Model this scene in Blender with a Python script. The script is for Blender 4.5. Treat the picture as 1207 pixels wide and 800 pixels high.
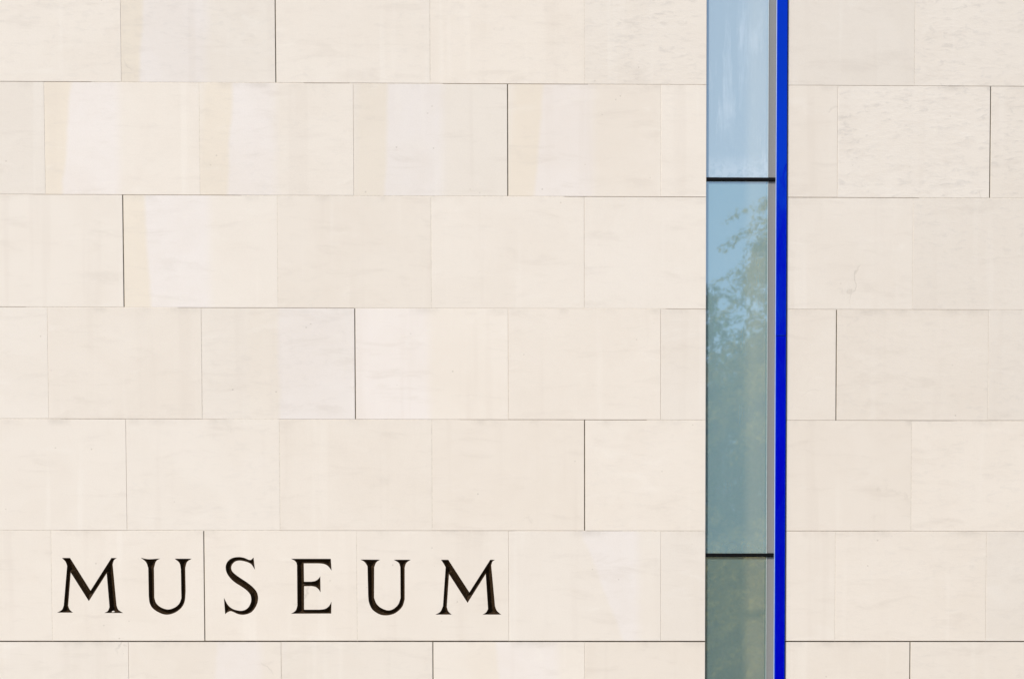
import bpy, bmesh, math, random
from mathutils import Vector, Matrix
from mathutils.geometry import delaunay_2d_cdt

for o in list(bpy.data.objects):
    bpy.data.objects.remove(o)
scene = bpy.context.scene
COL = scene.collection
random.seed(11)

# ------------------------------------------------------------------ camera
# wall face = plane y 0, x to the right, z up, pavement at z 0
yaw, pitch, roll = 0.0198247, -0.0628679, -0.0013776
cd = bpy.data.cameras.new('camera')
cam = bpy.data.objects.new('camera', cd); COL.objects.link(cam)
Rv = Vector((math.cos(yaw), -math.sin(yaw), 0))
Fv = Vector((math.sin(yaw) * math.cos(pitch), math.cos(yaw) * math.cos(pitch), math.sin(pitch)))
Uv = Rv.cross(Fv)
R2 = Rv * math.cos(roll) + Uv * math.sin(roll)
U2 = Uv * math.cos(roll) - Rv * math.sin(roll)
M = Matrix((R2, U2, -Fv)).transposed().to_4x4()
M.translation = (0, -14.0, 1.6)
cam.matrix_world = M
cd.sensor_fit = 'HORIZONTAL'; cd.sensor_width = 36
cd.lens = 2761.53 / 1207 * 36
cd.shift_x, cd.shift_y = -0.0467973, 0.6072934
cd.clip_start = 0.1; cd.clip_end = 2000
scene.camera = cam

# ------------------------------------------------------------------ sky, sun, exposure
SUN_EL, SUN_AZ = 42.0, 44.0            # elevation; angle to the left of the wall's normal
w = bpy.data.worlds.new('World'); scene.world = w; w.use_nodes = True
wn = w.node_tree; wn.nodes.clear()
sky = wn.nodes.new('ShaderNodeTexSky'); sky.sky_type = 'NISHITA'; sky.sun_disc = False
sky.sun_elevation = math.radians(SUN_EL)
sky.sun_rotation = math.radians(180 + SUN_AZ)
sky.air_density = 1.0; sky.dust_density = 0.6; sky.ozone_density = 2.0
bg = wn.nodes.new('ShaderNodeBackground'); bg.inputs['Strength'].default_value = 0.12
wo = wn.nodes.new('ShaderNodeOutputWorld')
wn.links.new(sky.outputs[0], bg.inputs[0]); wn.links.new(bg.outputs[0], wo.inputs[0])

sl = bpy.data.lights.new('sun', 'SUN'); sl.energy = 3.6; sl.angle = math.radians(5.0); sl.color = (1.0, 0.945, 0.87)
sun = bpy.data.objects.new('sun', sl); COL.objects.link(sun)
e, a = math.radians(SUN_EL), math.radians(SUN_AZ)
to_sun = Vector((-math.sin(a) * math.cos(e), -math.cos(a) * math.cos(e), math.sin(e)))
sun.rotation_euler = to_sun.to_track_quat('Z', 'Y').to_euler()
sun.location = to_sun * 60

vs = scene.view_settings
scene.display_settings.display_device = 'sRGB'
vs.view_transform = 'Standard'; vs.look = 'None'; vs.gamma = 1.0; vs.use_curve_mapping = False
vs.exposure = 0.30
scene.render.engine = 'CYCLES'
scene.cycles.max_bounces = 10; scene.cycles.transparent_max_bounces = 16

LETTERS = [
    ('M', [[(-2658,3113),(-2610,3113)],[(-2610,3113),(-2492,2922)],[(-2492,2922),(-2367,3113)],[(-2367,3113),(-2334,3113)],[(-2334,3113),(-2351,3101),(-2360,3076)],[(-2360,3076),(-2340,2835)],[(-2340,2835),(-2330,2810),(-2302,2791)],[(-2302,2791),(-2413,2791)],[(-2413,2791),(-2392,2803),(-2382,2825)],[(-2382,2825),(-2396,3023)],[(-2396,3023),(-2503,2860)],[(-2503,2860),(-2607,3027)],[(-2607,3027),(-2625,2835)],[(-2625,2835),(-2618,2813),(-2598,2793)],[(-2598,2793),(-2691,2793)],[(-2691,2793),(-2662,2810),(-2651,2835)],[(-2651,2835),(-2628,3066)],[(-2628,3066),(-2637,3091),(-2658,3113)]]),
    ('U', [[(-2195,3115),(-2166,3108),(-2139,3106),(-2079,3110)],[(-2079,3110),(-2104,3094),(-2117,3054)],[(-2117,3054),(-2117,2880)],[(-2117,2880),(-2107,2850),(-2082,2826),(-2040,2812),(-2000,2822),(-1971,2846),(-1958,2878)],[(-1958,2878),(-1959,3049)],[(-1959,3049),(-1967,3084),(-1995,3109)],[(-1995,3109),(-1894,3109)],[(-1894,3109),(-1922,3089),(-1933,3054)],[(-1933,3054),(-1932,2920)],[(-1932,2920),(-1937,2865),(-1950,2833),(-1973,2808),(-2008,2788),(-2048,2781),(-2088,2792),(-2127,2818),(-2145,2850),(-2150,2890)],[(-2150,2890),(-2151,3054)],[(-2151,3054),(-2164,3089),(-2195,3115)]]),
    ('S', [[(-1530,3117),(-1522,3044)],[(-1522,3044),(-1542,3075),(-1564,3088),(-1589,3095),(-1614,3098),(-1639,3092),(-1657,3074),(-1662,3055),(-1657,3037),(-1640,3019),(-1610,2997),(-1566,2968),(-1531,2938),(-1511,2910),(-1505,2878),(-1511,2846),(-1527,2816),(-1550,2793),(-1587,2781),(-1622,2784),(-1652,2797),(-1668,2802),(-1685,2796),(-1701,2784)],[(-1701,2784),(-1707,2880)],[(-1707,2880),(-1682,2836),(-1655,2815),(-1630,2807),(-1607,2804),(-1582,2810),(-1562,2826),(-1549,2851),(-1546,2873),(-1552,2900),(-1574,2925),(-1606,2948),(-1641,2970),(-1670,2997),(-1688,3025),(-1695,3052),(-1691,3079),(-1674,3102),(-1649,3115),(-1614,3119),(-1584,3114),(-1559,3103),(-1544,3103),(-1530,3117)]]),
    ('E', [[(-1309,3109),(-1074,3109)],[(-1074,3109),(-1070,3040)],[(-1070,3040),(-1092,3067),(-1117,3079),(-1149,3082)],[(-1149,3082),(-1234,3082)],[(-1234,3082),(-1233,2975)],[(-1233,2975),(-1190,2975)],[(-1190,2975),(-1165,2980),(-1147,2993),(-1137,3008)],[(-1137,3008),(-1136,2912)],[(-1136,2912),(-1148,2930),(-1165,2944),(-1190,2949)],[(-1190,2949),(-1233,2948)],[(-1233,2948),(-1234,2811)],[(-1234,2811),(-1141,2811)],[(-1141,2811),(-1109,2816),(-1086,2833),(-1072,2858)],[(-1072,2858),(-1074,2788)],[(-1074,2788),(-1312,2787)],[(-1312,2787),(-1289,2801),(-1279,2816),(-1274,2836)],[(-1274,2836),(-1274,3070)],[(-1274,3070),(-1277,3085),(-1287,3097),(-1309,3109)]]),
    ('U', [[(-900,3105),(-783,3104)],[(-783,3104),(-806,3088),(-818,3060)],[(-818,3060),(-820,2881)],[(-820,2881),(-807,2848),(-782,2823),(-740,2807),(-705,2816),(-677,2843),(-664,2878)],[(-664,2878),(-664,3060)],[(-664,3060),(-673,3085),(-703,3104)],[(-703,3104),(-602,3104)],[(-602,3104),(-628,3085),(-638,3058)],[(-638,3058),(-639,2871)],[(-639,2871),(-652,2831),(-680,2801),(-710,2784),(-750,2777),(-790,2784),(-830,2811),(-850,2851),(-855,2891)],[(-855,2891),(-858,3065)],[(-858,3065),(-874,3090),(-900,3105)]]),
    ('M', [[(-423,3104),(-380,3104)],[(-380,3104),(-256,2913)],[(-256,2913),(-132,3104)],[(-132,3104),(-103,3104)],[(-103,3104),(-119,3093),(-126,3071)],[(-126,3071),(-104,2831)],[(-104,2831),(-94,2806),(-68,2782)],[(-68,2782),(-178,2782)],[(-178,2782),(-157,2796),(-146,2816)],[(-146,2816),(-159,3020)],[(-159,3020),(-267,2851)],[(-267,2851),(-376,3020)],[(-376,3020),(-390,2826)],[(-390,2826),(-381,2801),(-361,2782)],[(-361,2782),(-458,2782)],[(-458,2782),(-429,2799),(-413,2831)],[(-413,2831),(-396,3060)],[(-396,3060),(-407,3080),(-423,3104)]]),
]
PANEL_Y = 0.28
# ------------------------------------------------------------------ materials
def mat(name):
    m = bpy.data.materials.new(name); m.use_nodes = True
    nt = m.node_tree; nt.nodes.clear()
    out = nt.nodes.new('ShaderNodeOutputMaterial')
    return m, nt, out

class NT:
    """terse node building"""
    def __init__(s, nt): s.nt = nt
    def n(s, t, **kw):
        nd = s.nt.nodes.new(t)
        for k, v in kw.items(): setattr(nd, k, v)
        return nd
    def put(s, sock, v):
        if hasattr(v, 'is_output'): s.nt.links.new(v, sock)
        elif v is not None: sock.default_value = v
    def math(s, op, a, b=None, c=None, clamp=False):
        nd = s.n('ShaderNodeMath', operation=op, use_clamp=clamp)
        for i, v in enumerate((a, b, c)): s.put(nd.inputs[i], v)
        return nd.outputs[0]
    def ramp(s, v, lo, hi, tlo=0.0, thi=1.0):
        nd = s.n('ShaderNodeMapRange', interpolation_type='SMOOTHSTEP')
        for i, x in enumerate((v, lo, hi, tlo, thi)): s.put(nd.inputs[i], x)
        return nd.outputs[0]
    def noise(s, vec, scale, detail=4.0, rough=0.55, stretch=None, dist=0.0):
        if stretch:
            mp = s.n('ShaderNodeMapping'); s.put(mp.inputs[0], vec); mp.inputs['Scale'].default_value = stretch
            vec = mp.outputs[0]
        nd = s.n('ShaderNodeTexNoise'); s.put(nd.inputs['Vector'], vec)
        nd.inputs['Scale'].default_value = scale; nd.inputs['Detail'].default_value = detail
        nd.inputs['Roughness'].default_value = rough; nd.inputs['Distortion'].default_value = dist
        return nd.outputs[0]
    def mix(s, fac, a, b, mode='MIX'):
        nd = s.n('ShaderNodeMix', data_type='RGBA', blend_type=mode)
        s.put(nd.inputs[0], fac); s.put(nd.inputs[6], a); s.put(nd.inputs[7], b)
        return nd.outputs[2]
    def attr(s, name):
        return s.n('ShaderNodeAttribute', attribute_type='OBJECT', attribute_name=name)
    def link(s, a, b): s.nt.links.new(a, b)

STONE = (0.747, 0.676, 0.590, 1)
def stone_material():
    m, nt, out = mat('limestone'); k = NT(nt)
    tc = k.n('ShaderNodeTexCoord'); oi = k.n('ShaderNodeObjectInfo')
    sh = k.n('ShaderNodeVectorMath', operation='SCALE'); sh.inputs[0].default_value = (37, 11, 53)
    k.link(oi.outputs['Random'], sh.inputs['Scale'])
    ad = k.n('ShaderNodeVectorMath', operation='ADD'); k.link(tc.outputs['Object'], ad.inputs[0]); k.link(sh.outputs[0], ad.inputs[1])
    v = ad.outputs[0]
    sp = k.n('ShaderNodeSeparateXYZ'); k.link(tc.outputs['Object'], sp.inputs[0]); lx, lz = sp.outputs[0], sp.outputs[2]
    # the block's own white seam with a yellow margin (a = start, b = end, slant)
    bd = k.attr('seam'); bs = k.n('ShaderNodeSeparateXYZ'); k.link(bd.outputs['Vector'], bs.inputs[0])
    wob = k.math('MULTIPLY', k.math('SUBTRACT', k.noise(v, 3.0, 3), 0.5), 0.05)
    xs = k.math('ADD', k.math('ADD', lx, wob), k.math('MULTIPLY', lz, bs.outputs[2]))
    xs2 = k.math('ADD', lx, k.math('MULTIPLY', wob, 0.6))
    a0, b0 = bs.outputs[0], bs.outputs[1]
    white = k.math('MULTIPLY', k.ramp(k.math('SUBTRACT', xs, a0), -0.012, 0.022), k.ramp(k.math('SUBTRACT', xs2, b0), -0.05, 0.03, 1, 0))
    yl = k.attr('margin').outputs['Fac']
    yellow = k.math('MULTIPLY', k.math('MULTIPLY', k.ramp(k.math('SUBTRACT', xs, a0), -0.012, 0.022, 1, 0), k.ramp(k.math('SUBTRACT', xs, a0), -0.2, -0.13)), yl)
    col = k.mix(k.math('MULTIPLY', white, k.ramp(k.noise(v, 2.2, 5), 0.3, 0.6, .85, 1.0)), STONE, (0.757, 0.694, 0.640, 1))
    col = k.mix(k.math('MULTIPLY', yellow, 0.55), col, (0.745, 0.645, 0.50, 1))
    # cloudy tone, bedding wisps, faint vertical water streaks, grain
    cl = k.noise(v, 2.4, 6, .6, None, .6)
    col = k.mix(k.ramp(cl, .35, .72, 0, .24), col, (0.66, 0.575, 0.48, 1))
    bed = k.noise(v, 3.0, 8, .65, (1.0, 1.0, 4.5), .5)
    col = k.mix(k.ramp(bed, .52, .72, 0, .32), col, (0.60, 0.53, 0.455, 1))
    light = k.noise(v, 2.2, 6, .6, (1.0, 1.0, 3.0), 1.2)
    col = k.mix(k.ramp(light, .58, .75, 0, .35), col, (0.80, 0.74, 0.66, 1))
    st = k.noise(v, 9.0, 3, .5, (1.0, 1.0, .05))
    col = k.mix(k.ramp(st, .60, .74, 0, .28), col, (0.82, 0.76, 0.68, 1))
    col = k.mix(k.ramp(st, .28, .42, .16, 0), col, (0.62, 0.54, 0.46, 1))
    # grey flaky marks where the saw left the face rough
    wa = k.attr('rough_marks').outputs['Fac']
    fl = k.noise(v, 13.0, 7, .68, (1.0, 1.0, 2.6), .5)
    mk = k.math('MULTIPLY', k.ramp(fl, .50, .68), wa)
    big = k.ramp(k.noise(v, 1.6, 3), .30, .60, .25, 1)
    mk = k.math('MULTIPLY', mk, big)
    col = k.mix(k.math('MULTIPLY', mk, .50), col, (0.46, 0.425, 0.39, 1))
    # fine cracks and pinholes
    vo = k.n('ShaderNodeTexVoronoi', feature='DISTANCE_TO_EDGE'); 
    wv = k.n('ShaderNodeVectorMath', operation='ADD'); k.link(v, wv.inputs[0])
    nz = k.n('ShaderNodeTexNoise'); k.link(v, nz.inputs['Vector']); nz.inputs['Scale'].default_value = 5; nz.inputs['Detail'].default_value = 6
    scn = k.n('ShaderNodeVectorMath', operation='SCALE'); k.link(nz.outputs['Color'], scn.inputs[0]); scn.inputs['Scale'].default_value = .30
    k.link(scn.outputs[0], wv.inputs[1]); k.link(wv.outputs[0], vo.inputs['Vector']); vo.inputs['Scale'].default_value = 1.3
    crack = k.math('MULTIPLY', k.ramp(vo.outputs['Distance'], 0.0, .010, 1, 0), k.ramp(k.noise(v, 2.3, 4), .62, .72))
    col = k.mix(k.math('MULTIPLY', crack, .30), col, (0.36, 0.32, 0.27, 1))
    v2 = k.n('ShaderNodeTexVoronoi'); k.link(v, v2.inputs['Vector']); v2.inputs['Scale'].default_value = 11
    pit = k.math('MULTIPLY', k.ramp(v2.outputs['Distance'], .035, .075, 1, 0), k.ramp(k.noise(v, 2.0, 2), .52, .6))
    col = k.mix(k.math('MULTIPLY', pit, .4), col, (0.38, 0.33, 0.27, 1))
    gr = k.noise(v, 240, 2, .6)
    col = k.mix(k.ramp(gr, .3, .7, .10, 0), col, (0.5, 0.44, 0.37, 1))
    # soot caught below the joint
    top = k.math('MULTIPLY', k.ramp(lz, .270, .322), k.ramp(k.noise(v, 4.0, 5, .6, (1, 1, .4)), .48, .72))
    col = k.mix(k.math('MULTIPLY', top, .38), col, (0.47, 0.42, 0.36, 1))
    tint = k.attr('tint')
    col = k.mix(1.0, col, tint.outputs['Color'], 'MULTIPLY')
    h = k.math('ADD', k.math('MULTIPLY', gr, .25), k.math('ADD', k.math('MULTIPLY', fl, k.math('MULTIPLY', wa, 2.2)), k.math('MULTIPLY', bed, .6)))
    h = k.math('SUBTRACT', h, k.math('ADD', k.math('MULTIPLY', pit, .5), k.math('MULTIPLY', crack, .6)))
    bp = k.n('ShaderNodeBump'); bp.inputs['Strength'].default_value = .35; bp.inputs['Distance'].default_value = .003
    k.link(h, bp.inputs['Height'])
    p = k.n('ShaderNodeBsdfPrincipled'); k.link(col, p.inputs['Base Color']); p.inputs['Roughness'].default_value = .75
    p.inputs['Specular IOR Level'].default_value = .25
    k.link(bp.outputs[0], p.inputs['Normal']); k.link(p.outputs[0], out.inputs[0])
    return m

def simple(name, col, rough=.6, metal=0.0, spec=.5, bump=0.0, scale=40.0, vary=0.12, coat=0.0):
    m, nt, out = mat(name); k = NT(nt)
    tc = k.n('ShaderNodeTexCoord')
    nz = k.noise(tc.outputs['Object'], scale, 5)
    c = k.mix(k.ramp(nz, .3, .7), tuple(x * (1 - vary) for x in col) + (1,), tuple(min(1, x * (1 + vary)) for x in col) + (1,))
    p = k.n('ShaderNodeBsdfPrincipled'); k.link(c, p.inputs['Base Color'])
    p.inputs['Roughness'].default_value = rough; p.inputs['Metallic'].default_value = metal; p.inputs['Specular IOR Level'].default_value = spec
    p.inputs['Coat Weight'].default_value = coat; p.inputs['Coat Roughness'].default_value = .03
    if bump:
        b = k.n('ShaderNodeBump'); b.inputs['Strength'].default_value = bump; b.inputs['Distance'].default_value = .002
        k.link(nz, b.inputs['Height']); k.link(b.outputs[0], p.inputs['Normal'])
    k.link(p.outputs[0], out.inputs[0])
    return m

def glass_material(name, dirt_amount, body, film):
    """coated solar glass: strong mirror, tinted see-through, a film of dirt in runs"""
    m, nt, out = mat(name); k = NT(nt)
    tc = k.n('ShaderNodeTexCoord'); v = tc.outputs['Object']
    sp = k.n('ShaderNodeSeparateXYZ'); k.link(v, sp.inputs[0])
    wav = k.noise(v, 2.2, 2, .5, (1.2, 1, .7))
    b = k.n('ShaderNodeBump'); b.inputs['Strength'].default_value = .04; b.inputs['Distance'].default_value = .01
    k.link(wav, b.inputs['Height'])
    gl = k.n('ShaderNodeBsdfGlossy'); gl.inputs['Color'].default_value = (.93, .97, 1, 1); gl.inputs['Roughness'].default_value = .017
    k.link(b.outputs[0], gl.inputs['Normal'])
    tr = k.n('ShaderNodeBsdfTransparent'); tr.inputs['Color'].default_value = (.93, .94, .87, 1)
    lw = k.n('ShaderNodeLayerWeight'); lw.inputs['Blend'].default_value = .5
    mx = k.n('ShaderNodeMixShader'); k.put(mx.inputs[0], k.ramp(lw.outputs['Facing'], .6, 1, MIRROR, 1.0))
    k.link(tr.outputs[0], mx.inputs[1]); k.link(gl.outputs[0], mx.inputs[2])
    runs = k.noise(v, 16, 6, .7, (1.0, 1.0, .10), .3)
    blot = k.noise(v, 3.2, 5, .6, (1, 1, .5))
    foot = k.ramp(sp.outputs[2], 0.03, .16, 1, 0)
    d = k.math('MULTIPLY', k.ramp(runs, .44, .68), k.ramp(blot, .38, .62))
    d = k.math('ADD', d, k.math('MULTIPLY', foot, k.ramp(k.noise(v, 30, 5), .3, .6, .2, .9)), clamp=True)
    df = k.n('ShaderNodeBsdfDiffuse'); k.put(df.inputs['Color'], k.mix(k.math('MULTIPLY', d, min(1, dirt_amount * 3)), film + (1,), (.74, .80, .86, 1)))
    m2 = k.n('ShaderNodeMixShader'); k.put(m2.inputs[0], k.math('ADD', k.math('MULTIPLY', d, dirt_amount), .015 + body, clamp=True))
    k.link(mx.outputs[0], m2.inputs[1]); k.link(df.outputs[0], m2.inputs[2]); k.link(m2.outputs[0], out.inputs[0])
    return m

def leaf_material(name, c1, c2):
    m, nt, out = mat(name); k = NT(nt)
    tc = k.n('ShaderNodeTexCoord')
    nz = k.noise(tc.outputs['Object'], 1.6, 3)
    c = k.mix(k.ramp(nz, .3, .7), c1 + (1,), c2 + (1,))
    df = k.n('ShaderNodeBsdfDiffuse'); k.link(c, df.inputs[0])
    tl = k.n('ShaderNodeBsdfTranslucent'); c3 = k.mix(1.0, c, (2.3, 2.0, 1.0, 1), 'MULTIPLY'); k.link(c3, tl.inputs[0])
    mx = k.n('ShaderNodeMixShader'); mx.inputs[0].default_value = .6
    k.link(df.outputs[0], mx.inputs[1]); k.link(tl.outputs[0], mx.inputs[2]); k.link(mx.outputs[0], out.inputs[0])
    return m

MIRROR = 0.48
STONE_M = stone_material()
SEALANT = simple('dark_sealant', (.15, .125, .09), .8, 0, .1, 0, 20, .3)
MORTAR = simple('lime_mortar', (.64, .57, .48), .9, 0, .1, .3, 60)
BACK = simple('backing_concrete', (.10, .095, .085), .95, 0, .1)
PAINT = simple('letter_paint', (.026, .014, .005), .6, 0, .15, .10, 120, .4)
def enamel():
    m, nt, out = mat('blue_enamel'); k = NT(nt)
    tc = k.n('ShaderNodeTexCoord'); v = tc.outputs['Object']
    a = k.noise(v, 3, 5, .6, (1, 1, .3)); s = k.noise(v, 60, 4, .6, (1, 1, .08)); w_ = k.noise(v, 5, 3, .5, (2, 1, 1), .4)
    c = k.mix(k.ramp(a, .3, .7), (.0003, .0004, .40, 1), (.0004, .0012, .50, 1))
    c = k.mix(k.ramp(s, .60, .78, 0, .12), c, (.05, .08, .40, 1))
    p = k.n('ShaderNodeBsdfPrincipled'); k.link(c, p.inputs['Base Color'])
    k.put(p.inputs['Roughness'], k.ramp(a, .3, .7, .025, .06)); p.inputs['Specular IOR Level'].default_value = 1.0
    p.inputs['Specular Tint'].default_value = (.08, .85, 1, 1)
    b_ = k.n('ShaderNodeBump'); b_.inputs['Strength'].default_value = .10; b_.inputs['Distance'].default_value = .01
    k.link(w_, b_.inputs['Height']); k.link(b_.outputs[0], p.inputs['Normal']); k.link(p.outputs[0], out.inputs[0]); return m
BLUE = enamel()
TRIM = simple('bright_edge_trim', (.42, .50, .72), .35, 0, .5, 0, 60, .05)
BEAD = simple('pale_glazing_bead', (.40, .42, .40), .5, 0, .4, 0, 60, .05)
REVEAL_GREY = simple('reveal_shade_grey', (.225, .22, .208), .42, 0.0, .5, .05, 200, .05)  # grey carries the shade of the stone reveal; the head shares it
GASKET = simple('black_gasket', (.0025, .0025, .003), .6, 0, .12)
PANEL = simple('shadow_box_panel', (.92, .70, .47), .8, 0, .2, 0, 3, .06)
LINER = simple('box_lining', (.30, .29, .27), .8, 0, .2)
def clear_material():
    m, nt, out = mat('clear_inner_face'); k = NT(nt)
    tr = k.n('ShaderNodeBsdfTransparent'); tr.inputs['Color'].default_value = (.97, .99, .98, 1); k.link(tr.outputs[0], out.inputs[0]); return m
CLEAR = clear_material()
GLASS_DIRTY = glass_material('dirty_glass', .16, .34, (.62, .78, .83))
GLASS = glass_material('solar_glass', .015, .33, (.38, .62, .67))
GLASS_GREEN = glass_material('green_glass', .01, .26, (.33, .52, .50))
BARK = simple('bark', (.13, .095, .07), .9, 0, .1, .8, 14, .35)
LEAF = [leaf_material('leaf_olive', (.12, .115, .035), (.17, .15, .06)), leaf_material('leaf_dark', (.028, .055, .020), (.06, .095, .035))]
def ground_material():
    m, nt, out = mat('plaza_concrete'); k = NT(nt)
    tc = k.n('ShaderNodeTexCoord')
    a = k.noise(tc.outputs['Object'], .5, 6); b = k.noise(tc.outputs['Object'], 60, 3)
    c = k.mix(k.ramp(a, .3, .7), (.30, .28, .25, 1), (.38, .355, .32, 1)); c = k.mix(k.ramp(b, .3, .7, .25, 0), c, (.2, .19, .17, 1))
    p = k.n('ShaderNodeBsdfPrincipled'); k.link(c, p.inputs['Base Color']); p.inputs['Roughness'].default_value = .85
    k.link(p.outputs[0], out.inputs[0]); return m
GROUND = ground_material()

# ------------------------------------------------------------------ helpers
def link(name, me, m, parent=None, loc=(0, 0, 0)):
    o = bpy.data.objects.new(name, me); COL.objects.link(o)
    if m and not me.materials: me.materials.append(m)
    o.parent = parent; o.location = loc
    return o
def empty(name, loc=(0, 0, 0), parent=None):
    o = bpy.data.objects.new(name, None); COL.objects.link(o); o.location = loc; o.parent = parent
    o.empty_display_size = .2
    return o
def mesh(name, vs_, fs):
    me = bpy.data.meshes.new(name); me.from_pydata(vs_, [], fs); me.update(); return me
def box_geo(x0, x1, y0, y1, z0, z1, off=0):
    v = [(x, y, z) for x in (x0, x1) for y in (y0, y1) for z in (z0, z1)]
    f = [(0, 1, 3, 2), (4, 6, 7, 5), (0, 4, 5, 1), (2, 3, 7, 6), (0, 2, 6, 4), (1, 5, 7, 3)]
    return v, [tuple(i + off for i in q) for q in f]
def bevel_box(name, x0, x1, y0, y1, z0, z1, b=.002, seg=2):
    bm = bmesh.new(); v, f = box_geo(x0, x1, y0, y1, z0, z1)
    bv = [bm.verts.new(p) for p in v]
    for q in f: bm.faces.new([bv[i] for i in q])
    bmesh.ops.recalc_face_normals(bm, faces=bm.faces[:])
    bmesh.ops.bevel(bm, geom=bm.edges[:], offset=b, segments=seg, profile=.5, affect='EDGES')
    me = bpy.data.meshes.new(name); bm.to_mesh(me); bm.free(); return me

# ------------------------------------------------------------------ ground
g = link('ground', mesh('ground', [(-600, -600, 0), (600, -600, 0), (600, 600, 0), (-600, 600, 0)], [(0, 1, 2, 3)]), GROUND)
g['kind'] = 'structure'; g['label'] = 'pale concrete plaza in front of the museum'

# ------------------------------------------------------------------ museum building
# courses: joint heights (metres), bottom to top
Z = [0.036 + .6470 * i for i in range(4)] + [2.624, 3.2735, 3.9216, 4.5675, 5.2146, 5.8592] + [5.8592 + .6455 * i for i in range(1, 5)]
TOP = Z[-1]
XL0, XL1 = -5.85, 1.1435                # left wall
XR0, XR1 = 1.6215, 6.0                  # right wall
TH = .05
mb = empty('museum_building')
mb['label'] = 'pale limestone museum facade with carved MUSEUM lettering and a tall glass slot'
mb['category'] = 'building'
wall_l = link('wall', mesh('wall', *box_geo(XL0, XL1 - .004, TH + .004, .45, 0, TOP + .02)), BACK, mb)
wall_l['label'] = 'wide limestone wall carved with the word MUSEUM'
wall_r = link('wall', mesh('wall', *box_geo(XR0 + .004, XR1, TH + .004, .45, 0, TOP + .02)), BACK, mb)
wall_r['label'] = 'limestone wall on the other side of the blue fin'

def spline(run):
    """Catmull-Rom through the points of a run (mm -> m), last point left out"""
    P = [Vector((x / 1000, z / 1000)) for x, z in run]
    if len(P) == 2:
        n = max(1, int((P[1] - P[0]).length / .012)); return [P[0].lerp(P[1], i / n) for i in range(n)]
    out = []
    for i in range(len(P) - 1):
        p0 = P[i - 1] if i else P[0] * 2 - P[1]
        p1, p2 = P[i], P[i + 1]
        p3 = P[i + 2] if i + 2 < len(P) else P[-1] * 2 - P[-2]
        n = max(2, int((p2 - p1).length / .008))
        for j in range(n):
            t = j / n
            out.append(.5 * ((2 * p1) + (p2 - p0) * t + (2 * p0 - 5 * p1 + 4 * p2 - p3) * t * t + (3 * p1 - p0 - 3 * p2 + p3) * t ** 3))
    return out
OUTL = [(ch, [p for r in runs for p in spline(r)]) for ch, runs in LETTERS]

def inside(p, poly):
    c = False; j = len(poly) - 1
    for i in range(len(poly)):
        a, b = poly[i], poly[j]
        if (a.y > p.y) != (b.y > p.y) and p.x < (b.x - a.x) * (p.y - a.y) / (b.y - a.y) + a.x: c = not c
        j = i
    return c
def dist(p, poly):
    best = 9; n = len(poly)
    for i in range(n):
        a, b = poly[i], poly[(i + 1) % n]
        d = b - a; t = max(0, min(1, (p - a).dot(d) / max(d.length_squared, 1e-12)))
        best = min(best, (p - a - d * t).length_squared)
    return math.sqrt(best)

def slab_mesh(x0, x1, z0, z1, b, holes=()):
    """stone slab about its own centre: chamfered face, sides, back; the face is cut open for carved letters"""
    cx, cz = (x0 + x1) / 2, (z0 + z1) / 2
    hx, hz = (x1 - x0) / 2, (z1 - z0) / 2
    ring = lambda dx, dz, y: [(-dx, y, -dz), (dx, y, -dz), (dx, y, dz), (-dx, y, dz)]
    v = ring(hx, hz, TH) + ring(hx, hz, b) + ring(hx - b, hz - b, 0)
    f = [(3, 2, 1, 0)]
    for r in (0, 4):
        for i in range(4):
            j = (i + 1) % 4; f.append((r + i, r + j, r + 4 + j, r + 4 + i))
    if not holes:
        f.append((8, 9, 10, 11))
    else:
        pts = [Vector((q[0], q[2])) for q in v[8:12]]; edges = [(i, (i + 1) % 4) for i in range(4)]
        loops = []
        for poly in holes:
            o = len(pts); lp = [p - Vector((cx, cz)) for p in poly]; loops.append(lp)
            pts += lp; edges += [(o + i, o + (i + 1) % len(lp)) for i in range(len(lp))]
        nv, ne, nf, *_ = delaunay_2d_cdt(pts, edges, [], 0, 1e-6)
        o = len(v); v += [(p.x, 0, p.y) for p in nv]
        for t in nf:
            c = (nv[t[0]] + nv[t[1]] + nv[t[2]]) / 3
            if abs(c.x) <= hx and abs(c.y) <= hz and not any(inside(c, lp) for lp in loops):
                f.append(tuple(o + i for i in t))
    bm = bmesh.new(); bv = [bm.verts.new(p) for p in v]
    for q in f:
        try: bm.faces.new([bv[i] for i in q])
        except ValueError: pass
    bmesh.ops.remove_doubles(bm, verts=bm.verts[:], dist=1e-5)
    bmesh.ops.recalc_face_normals(bm, faces=bm.faces[:])
    me = bpy.data.meshes.new('stone_slab'); bm.to_mesh(me); bm.free(); me.materials.append(STONE_M)
    return me, (cx, 0, cz)

# open (unfilled) upright joints, by course index (0 = lowest): x of the joint
OPEN_V = {9: -1.375, 8: -.025, 7: -2.273, 6: -.923, 5: .427, 4: -1.821, 3: -.473, 10: .878, 2: -2.72, 1: .427, 0: -.92}
OPEN_VR = {8: 2.816, 6: 1.916, 3: 2.366, 10: 2.816}
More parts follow.
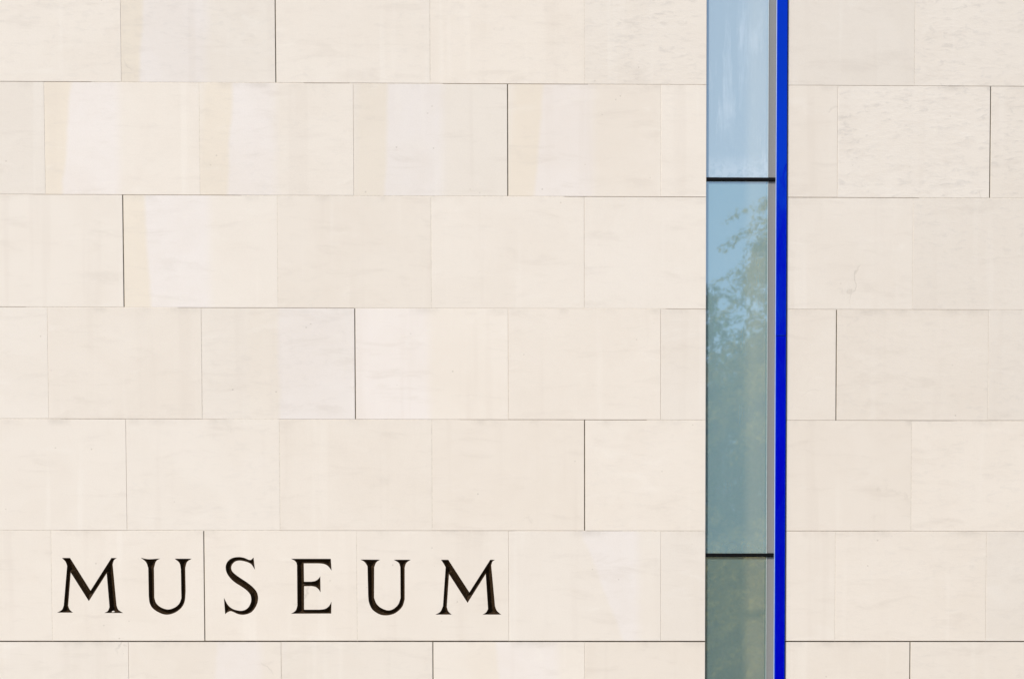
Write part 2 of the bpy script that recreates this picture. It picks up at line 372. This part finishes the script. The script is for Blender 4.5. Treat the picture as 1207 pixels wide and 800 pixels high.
# the white seam runs through neighbouring slabs of one block: (course, x of the left joint) -> start, end, slant, margin
SEAM = {(9, -2.275): (-.33, .06, -.06, .9), (8, -2.722): (-.325, -.01, -.085, .9), (8, -1.822): (-.28, .0, -.07, .8), (8, -.922): (-.265, .08, -.04, .6),
        (8, -.022): (-.27, .06, -.09, .7), (7, -2.275): (-.315, .06, .07, .9), (6, -1.822): (-.0, .60, 0., .2), (6, -.922): (-.60, -.01, 0., 0.),
        (3, -2.275): (.06, .34, .0, .0), (4, -.022): (.10, .33, .4, .0), (3, -.472): (-.05, .30, .1, .2), (3, -1.375): (-.44, -.43, 0, .0)}
mort_l, mort_r = ([], []), ([], [])
seal = [([], []), ([], [])]
def mortar(acc, x0, x1, z0, z1, d):
    v, f = box_geo(x0, x1, d, TH + .006, z0, z1, len(acc[0])); acc[0].extend(v); acc[1].extend(f)

TINT = {(9, 0): .97}
slabs = {}
for wi, (wall, X0, X1, even0, odd0, acc, opens) in enumerate(((wall_l, XL0, XL1, .8785, .4275, mort_l, OPEN_V), (wall_r, XR0, XR1, 1.9160, 2.3660, mort_r, OPEN_VR))):
    for r in range(len(Z) - 1):
        base = even0 if r % 2 == 0 else odd0
        js = sorted(x for x in (base + .9 * k for k in range(-9, 9)) if X0 + .15 < x < X1 - .05 if abs(x - X0) > .1)
        js = [x + random.uniform(-.0015, .0015) for x in js]
        xs = [X0] + js + [X1]
        low_gap = .0036 if r == 4 else .0012          # the open bed joint under the lettered course
        top_gap = .0036 if r == 3 else .0012
        for i in range(len(xs) - 1):
            def half(x):
                if abs(x - X0) < 1e-6 or abs(x - X1) < 1e-6: return 0.0
                if r in opens and abs(x - opens[r]) < .02: return .0030
                return .0009
            x0, x1 = xs[i] + half(xs[i]), xs[i + 1] - half(xs[i + 1])
            jz = random.uniform(-.0007, .0007)
            z0, z1 = Z[r] + low_gap + jz, Z[r + 1] - top_gap + jz
            holes = []
            if wi == 0 and r == 4:
                holes = [p for _, p in OUTL if x0 < sum(q.x for q in p) / len(p) < x1]
            me, loc = slab_mesh(x0, x1, z0, z1, .0012, holes)
            y = random.uniform(-.0006, .0006) if not holes else 0
            o = link('stone_slab', me, None, wall, (loc[0], y, loc[2]))
            s = (9., 9., 0., 0.)
            if wi == 0:
                for (rr, xx), val in SEAM.items():
                    if rr == r and abs(xx - xs[i]) < .06: s = val
            o['seam'] = s[:3]; o['margin'] = s[3]
            t = random.uniform(.965, 1.018); wq = random.uniform(-.003, .010)
            if wi == 1: t *= .97
            if r == 9: t *= .985
            o['tint'] = (t * (1 + wq), t, t * (1 - wq * 1.3))
            rm = random.choice((0., 0., .1, .2))
            if wi == 1: rm = {9: .75, 8: .8, 7: .45, 6: .35}.get(r, .3) * (1 if x0 > 1.7 else .15)
            if wi == 0 and r == 9: rm = max(rm, .3)
            if wi == 0 and r == 9 and x0 > .4: rm = .7
            if holes: rm = 0.
            o['rough_marks'] = rm
            slabs[(wi, r, i)] = o
            if i < len(js) and half(xs[i + 1]) > .0025:
                mortar(seal[wi], xs[i + 1] - .0046, xs[i + 1] + .0046, Z[r] + .0005, Z[r + 1] - .0005, random.uniform(.003, .005))
            # filled upright joint at this slab's right-hand end
            if i < len(js) and half(xs[i + 1]) < .0025:
                mortar(acc, xs[i + 1] - .0016, xs[i + 1] + .0016, Z[r] + .002, Z[r + 1] - .002, random.choice((.0004, .0007, .001, .002)))
        # bed joint above the course: filled in lengths, some washed out
        if r == 3:
            mortar(seal[wi], X0, X1, Z[4] - .0046, Z[4] + .0046, (.0065, .016)[wi])
        if r < len(Z) - 2 and r != 3:
            x = X0
            while x < X1:
                x2 = min(X1, x + random.uniform(.25, 1.0))
                mortar(acc, x, x2, Z[r + 1] - .0024, Z[r + 1] + .0024, random.choice((.0007, .001, .0014, .0022, .004, .008)))
                x = x2
for wall, acc in ((wall_l, mort_l), (wall_r, mort_r)):
    link('mortar', mesh('mortar', *acc), MORTAR, wall)['kind'] = 'stuff'
    link('sealant', mesh('sealant', *seal[0 if wall is wall_l else 1]), SEALANT, wall)['kind'] = 'stuff'

# coping along the wall tops, stone returns beside the slot are the slabs' own ends
for wall, a_, b_ in ((wall_l, XL0, XL1), (wall_r, XR0, XR1)):
    o = link('coping', bevel_box('coping', a_, b_, -.03, .48, TOP + .02, TOP + .10, .006), STONE_M, wall)
    o['seam'] = (9., 9., 0.); o['margin'] = 0.; o['tint'] = (.95, .95, .95); o['rough_marks'] = .3

# carved letters: V-cut troughs sunk into the slabs, painted near-black
for ch, poly in OUTL:
    xs_ = [p.x for p in poly]; zs_ = [p.y for p in poly]
    cx, cz = (min(xs_) + max(xs_)) / 2, min(zs_)
    pts = [p.copy() for p in poly]; n = len(pts); edges = [(i, (i + 1) % n) for i in range(n)]
    step = .0052; zz = min(zs_)
    while zz < max(zs_):
        xx = min(xs_)
        while xx < max(xs_):
            p = Vector((xx + random.uniform(-.001, .001), zz + random.uniform(-.001, .001)))
            if inside(p, poly) and dist(p, poly) > .0024: pts.append(p)
            xx += step
        zz += step
    nv, ne, nf, *_ = delaunay_2d_cdt(pts, edges, [], 0, 1e-6)
    nf = [t for t in nf if inside((nv[t[0]] + nv[t[1]] + nv[t[2]]) / 3, poly)]
    vv = []
    for p in nv:
        d = dist(p, poly); vv.append((p.x - cx, 0.0 if d < 1e-4 else min(.034, .0015 + d * 1.35), p.y - cz))
    me = mesh('letter', vv, nf)
    bm = bmesh.new(); bm.from_mesh(me)
    for f_ in bm.faces:
        if f_.normal.y > 0: f_.normal_flip()
    bm.to_mesh(me); bm.free()
    o = link('letter', me, PAINT, wall_l, (cx, 0, cz)); o['label'] = 'carved dark letter ' + ch

# spot of sunlight at the foot of the first M, shaped as a pale blob
bm = bmesh.new(); bmesh.ops.create_icosphere(bm, subdivisions=1, radius=1)
for v_ in bm.verts: v_.co = Vector((v_.co.x * .010 + v_.co.z * .002, v_.co.y * .004, v_.co.z * .0055))
me = bpy.data.meshes.new('sunlight_chip'); bm.to_mesh(me); bm.free()
o = link('sunlight_chip', me, STONE_M, wall_l, (-2.361, .0055, 2.7985)); o['label'] = 'spot of sunlight modelled as a pale chip at the foot of the letter M'
o['seam'] = (9., 9., 0.); o['margin'] = 0.; o['tint'] = (1., 1., 1.); o['rough_marks'] = 0.

# ------------------------------------------------------------------ the glass slot
win = empty('window', (XL1, 0, 0), mb); win['label'] = 'tall narrow slot of reflective glass between two stone walls'
GX0, GX1 = XL1 - .03, 1.5085
GY = .017
joints = [-1.24 + 2.189 * 0, .9485, 3.1337, 5.3205, 7.51, TOP]
zs = [.02, .9485, 3.1337, 5.3205, 7.51, TOP]
for i in range(len(zs) - 1):
    z0, z1 = zs[i] + .010, zs[i + 1] - .010
    me = bevel_box('glass_pane', GX0 - XL1, GX1 - XL1 + .01, GY, GY + .010, 0, z1 - z0, .001, 1)
    me.materials.append((GLASS_GREEN, GLASS_GREEN, GLASS, GLASS_DIRTY, GLASS)[i]); me.materials.append(CLEAR)
    for pf in me.polygons: pf.material_index = 1 if pf.normal.y > .5 else 0
    link('glass_pane', me, None, win, (0, 0, z0))
    if i:
        link('transom', bevel_box('transom', GX0 - XL1, 1.553 - XL1, GY - .013, GY + .012, zs[i] - .0095, zs[i] + .0095, .002), GASKET, win)
# stone reveal beside the fin, its shade put into a plain grey, in lengths that meet at the transoms
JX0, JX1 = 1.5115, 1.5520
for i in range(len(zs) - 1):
    link('shaded_reveal', bevel_box('shaded_reveal', JX0 - XL1, JX1 - XL1, .016, .16, zs[i] + .0105, zs[i + 1] - .0105, .0028), REVEAL_GREY, win)
link('glazing_bead', bevel_box('glazing_bead', 1.5075 - XL1, 1.5112 - XL1, .013, .06, .02, TOP, .0008, 1), BEAD, win)
link('edge_trim', bevel_box('edge_trim', 1.5524 - XL1, 1.5556 - XL1, -.006, .10, .02, TOP, .0008, 1), TRIM, win)
# shadow box behind the glass
link('back_panel', mesh('back_panel', *box_geo(GX0 - XL1 - .1, .52, PANEL_Y, PANEL_Y + .02, 0, TOP)), PANEL, win)
link('box_side', mesh('box_side', *box_geo(-.16, -.12, .10, PANEL_Y - .001, 0, TOP)), LINER, win)
link('box_side', mesh('box_side', *box_geo(1.62 - XL1, 1.64 - XL1, .06, PANEL_Y - .001, 0, TOP)), LINER, win)
link('head', bevel_box('head', -.02, XR0 - XL1 + .02, .0, .48, TOP + .021, TOP + .099, .004), REVEAL_GREY, win)
# blue fin with a shadow gap to the stone
fin = empty('blue_fin', (1.5560, 0, 0), mb)
fin['label'] = 'glossy cobalt blue metal fin running the full height beside the glass'
for f0, f1 in ((.02, 1.43), (1.43, 4.413), (4.413, 7.40), (7.40, TOP)):
    fl_ = bevel_box('fin_length', 0, .0605, -.012, .20, 0, f1 - f0 - .0025, .0030, 3)
    link('fin_length', fl_, BLUE, fin, (random.uniform(-.0004, .0004), random.uniform(-.0006, .0006), f0))
# ------------------------------------------------------------------ trees across the plaza, seen in the glass
def tube(v, f, p0, p1, r0, r1, n=7):
    d = (p1 - p0).normalized(); u = d.orthogonal().normalized(); t = d.cross(u); o = len(v)
    for p, r in ((p0, r0), (p1, r1)):
        for i in range(n):
            a = 2 * math.pi * i / n; v.append(tuple(p + (u * math.cos(a) + t * math.sin(a)) * r))
    for i in range(n): f.append((o + i, o + (i + 1) % n, o + n + (i + 1) % n, o + n + i))
def tree_meshes(h, rad, seed, nclump, nleaf, leaf):
    rnd = random.Random(seed)
    tv, tf, lv, lf = [], [], [], []
    fork = h * .26
    pts = [Vector((rnd.uniform(-.1, .1) * i, rnd.uniform(-.1, .1) * i, fork * i / 3)) for i in range(4)]
    for i in range(3): tube(tv, tf, pts[i], pts[i + 1], h * (.030 - .004 * i), h * (.026 - .004 * i), 10)
    cz = h * .60; hz = h * .40
    for c in range(nclump):
        while True:
            q = Vector((rnd.uniform(-1, 1), rnd.uniform(-1, 1), rnd.uniform(-1, 1)))
            if .35 < q.length < 1: break
        q *= rnd.uniform(.85, 1.04) / max(q.length, .75) if q.length > .6 else 1
        p = Vector((q.x * rad, q.y * rad, cz + q.z * hz))
        s = pts[3]; mid = s.lerp(p, .5) + Vector((0, 0, .10 * h * rnd.uniform(.1, .7)))
        tube(tv, tf, s, mid, h * .0085, h * .005, 5); tube(tv, tf, mid, p, h * .005, h * .0015, 5)
        cr = rad * rnd.uniform(.20, .34); ax = Vector((p.x, p.y, 0)).normalized() if p.xy.length > .1 else Vector((1, 0, 0))
        ntw = 16
        for tw in range(ntw):
            g3 = Vector((rnd.gauss(0, 1), rnd.gauss(0, 1), rnd.gauss(0, .8))).normalized() * rnd.random() ** .6 * .55
            g3.z *= .6
            a0 = p + g3 * cr
            dr = (ax * .5 + Vector((rnd.uniform(-1, 1), rnd.uniform(-1, 1), rnd.uniform(-.1, .7)))).normalized()
            ln = cr * rnd.uniform(.55, 1.0); m_ = nleaf // ntw
            for l in range(m_):
                q_ = (l + rnd.random()) / m_
                c0 = a0 + dr * ln * q_ - Vector((0, 0, 1)) * ln * .62 * q_ * q_ + Vector((rnd.uniform(-1, 1), rnd.uniform(-1, 1), rnd.uniform(-1, 1))) * .05 * rad / 4
                tg = (dr - Vector((0, 0, 1.24)) * q_).normalized()
                d = (tg * .6 + Vector((rnd.uniform(-1, 1), rnd.uniform(-1, 1), rnd.uniform(-.9, .5)))).normalized()
                u = d.cross(Vector((rnd.uniform(-.6, .6), rnd.uniform(-.6, .6), 1))).normalized()
                L = leaf * rnd.uniform(.7, 1.35); o = len(lv)
                nrm = d.cross(u) * .12 * L
                lv += [tuple(c0), tuple(c0 + d * L * .5 + u * L * .22 + nrm), tuple(c0 + d * L), tuple(c0 + d * L * .5 - u * L * .22 + nrm)]
                lf.append((o, o + 1, o + 2, o + 3))
    return mesh('trunk', tv, tf), mesh('crown', lv, lf)
KINDS = [tree_meshes(12.0, 4.4, 5, 230, 1120, .075), tree_meshes(10.6, 4.2, 9, 190, 500, .13)]
for (ta, ca), lm in zip(KINDS, LEAF): ta.materials.append(BARK); ca.materials.append(lm)
TREES = [  # x, y, kind, scale, turn, label
    (6.8, -20.5, 0, .95, 5.6, 'broad olive-green tree reflected in the glass beside the blue fin'),
    (3.6, -28.5, 1, 1.02, 1.7, 'dark green tree reflected low in the glass behind the broad olive tree'),
    (6.6, -34.0, 1, 1.04, .8, 'dark tree seen through gaps low in the reflected olive crown'),
    (10.4, -31.5, 1, 1.06, 3.9, 'dark tree standing on the plaza directly behind the broad olive tree'),
    (-5.6, -30.0, 1, .97, 5.1, 'dark tree across the plaza opposite the lettered wall'),
    (14.6, -27.5, 0, .95, 2.2, 'olive-green tree across the plaza opposite the right-hand stone wall')]
for x, y, kd, sc, tn, lab in TREES:
    t = empty('tree', (x, y, 0)); t.rotation_euler.z = tn; t.scale = (sc,) * 3
    t['label'] = lab; t['category'] = 'tree'; t['group'] = 'trees across the plaza'
    link('trunk', KINDS[kd][0], None, t); link('crown', KINDS[kd][1], None, t)
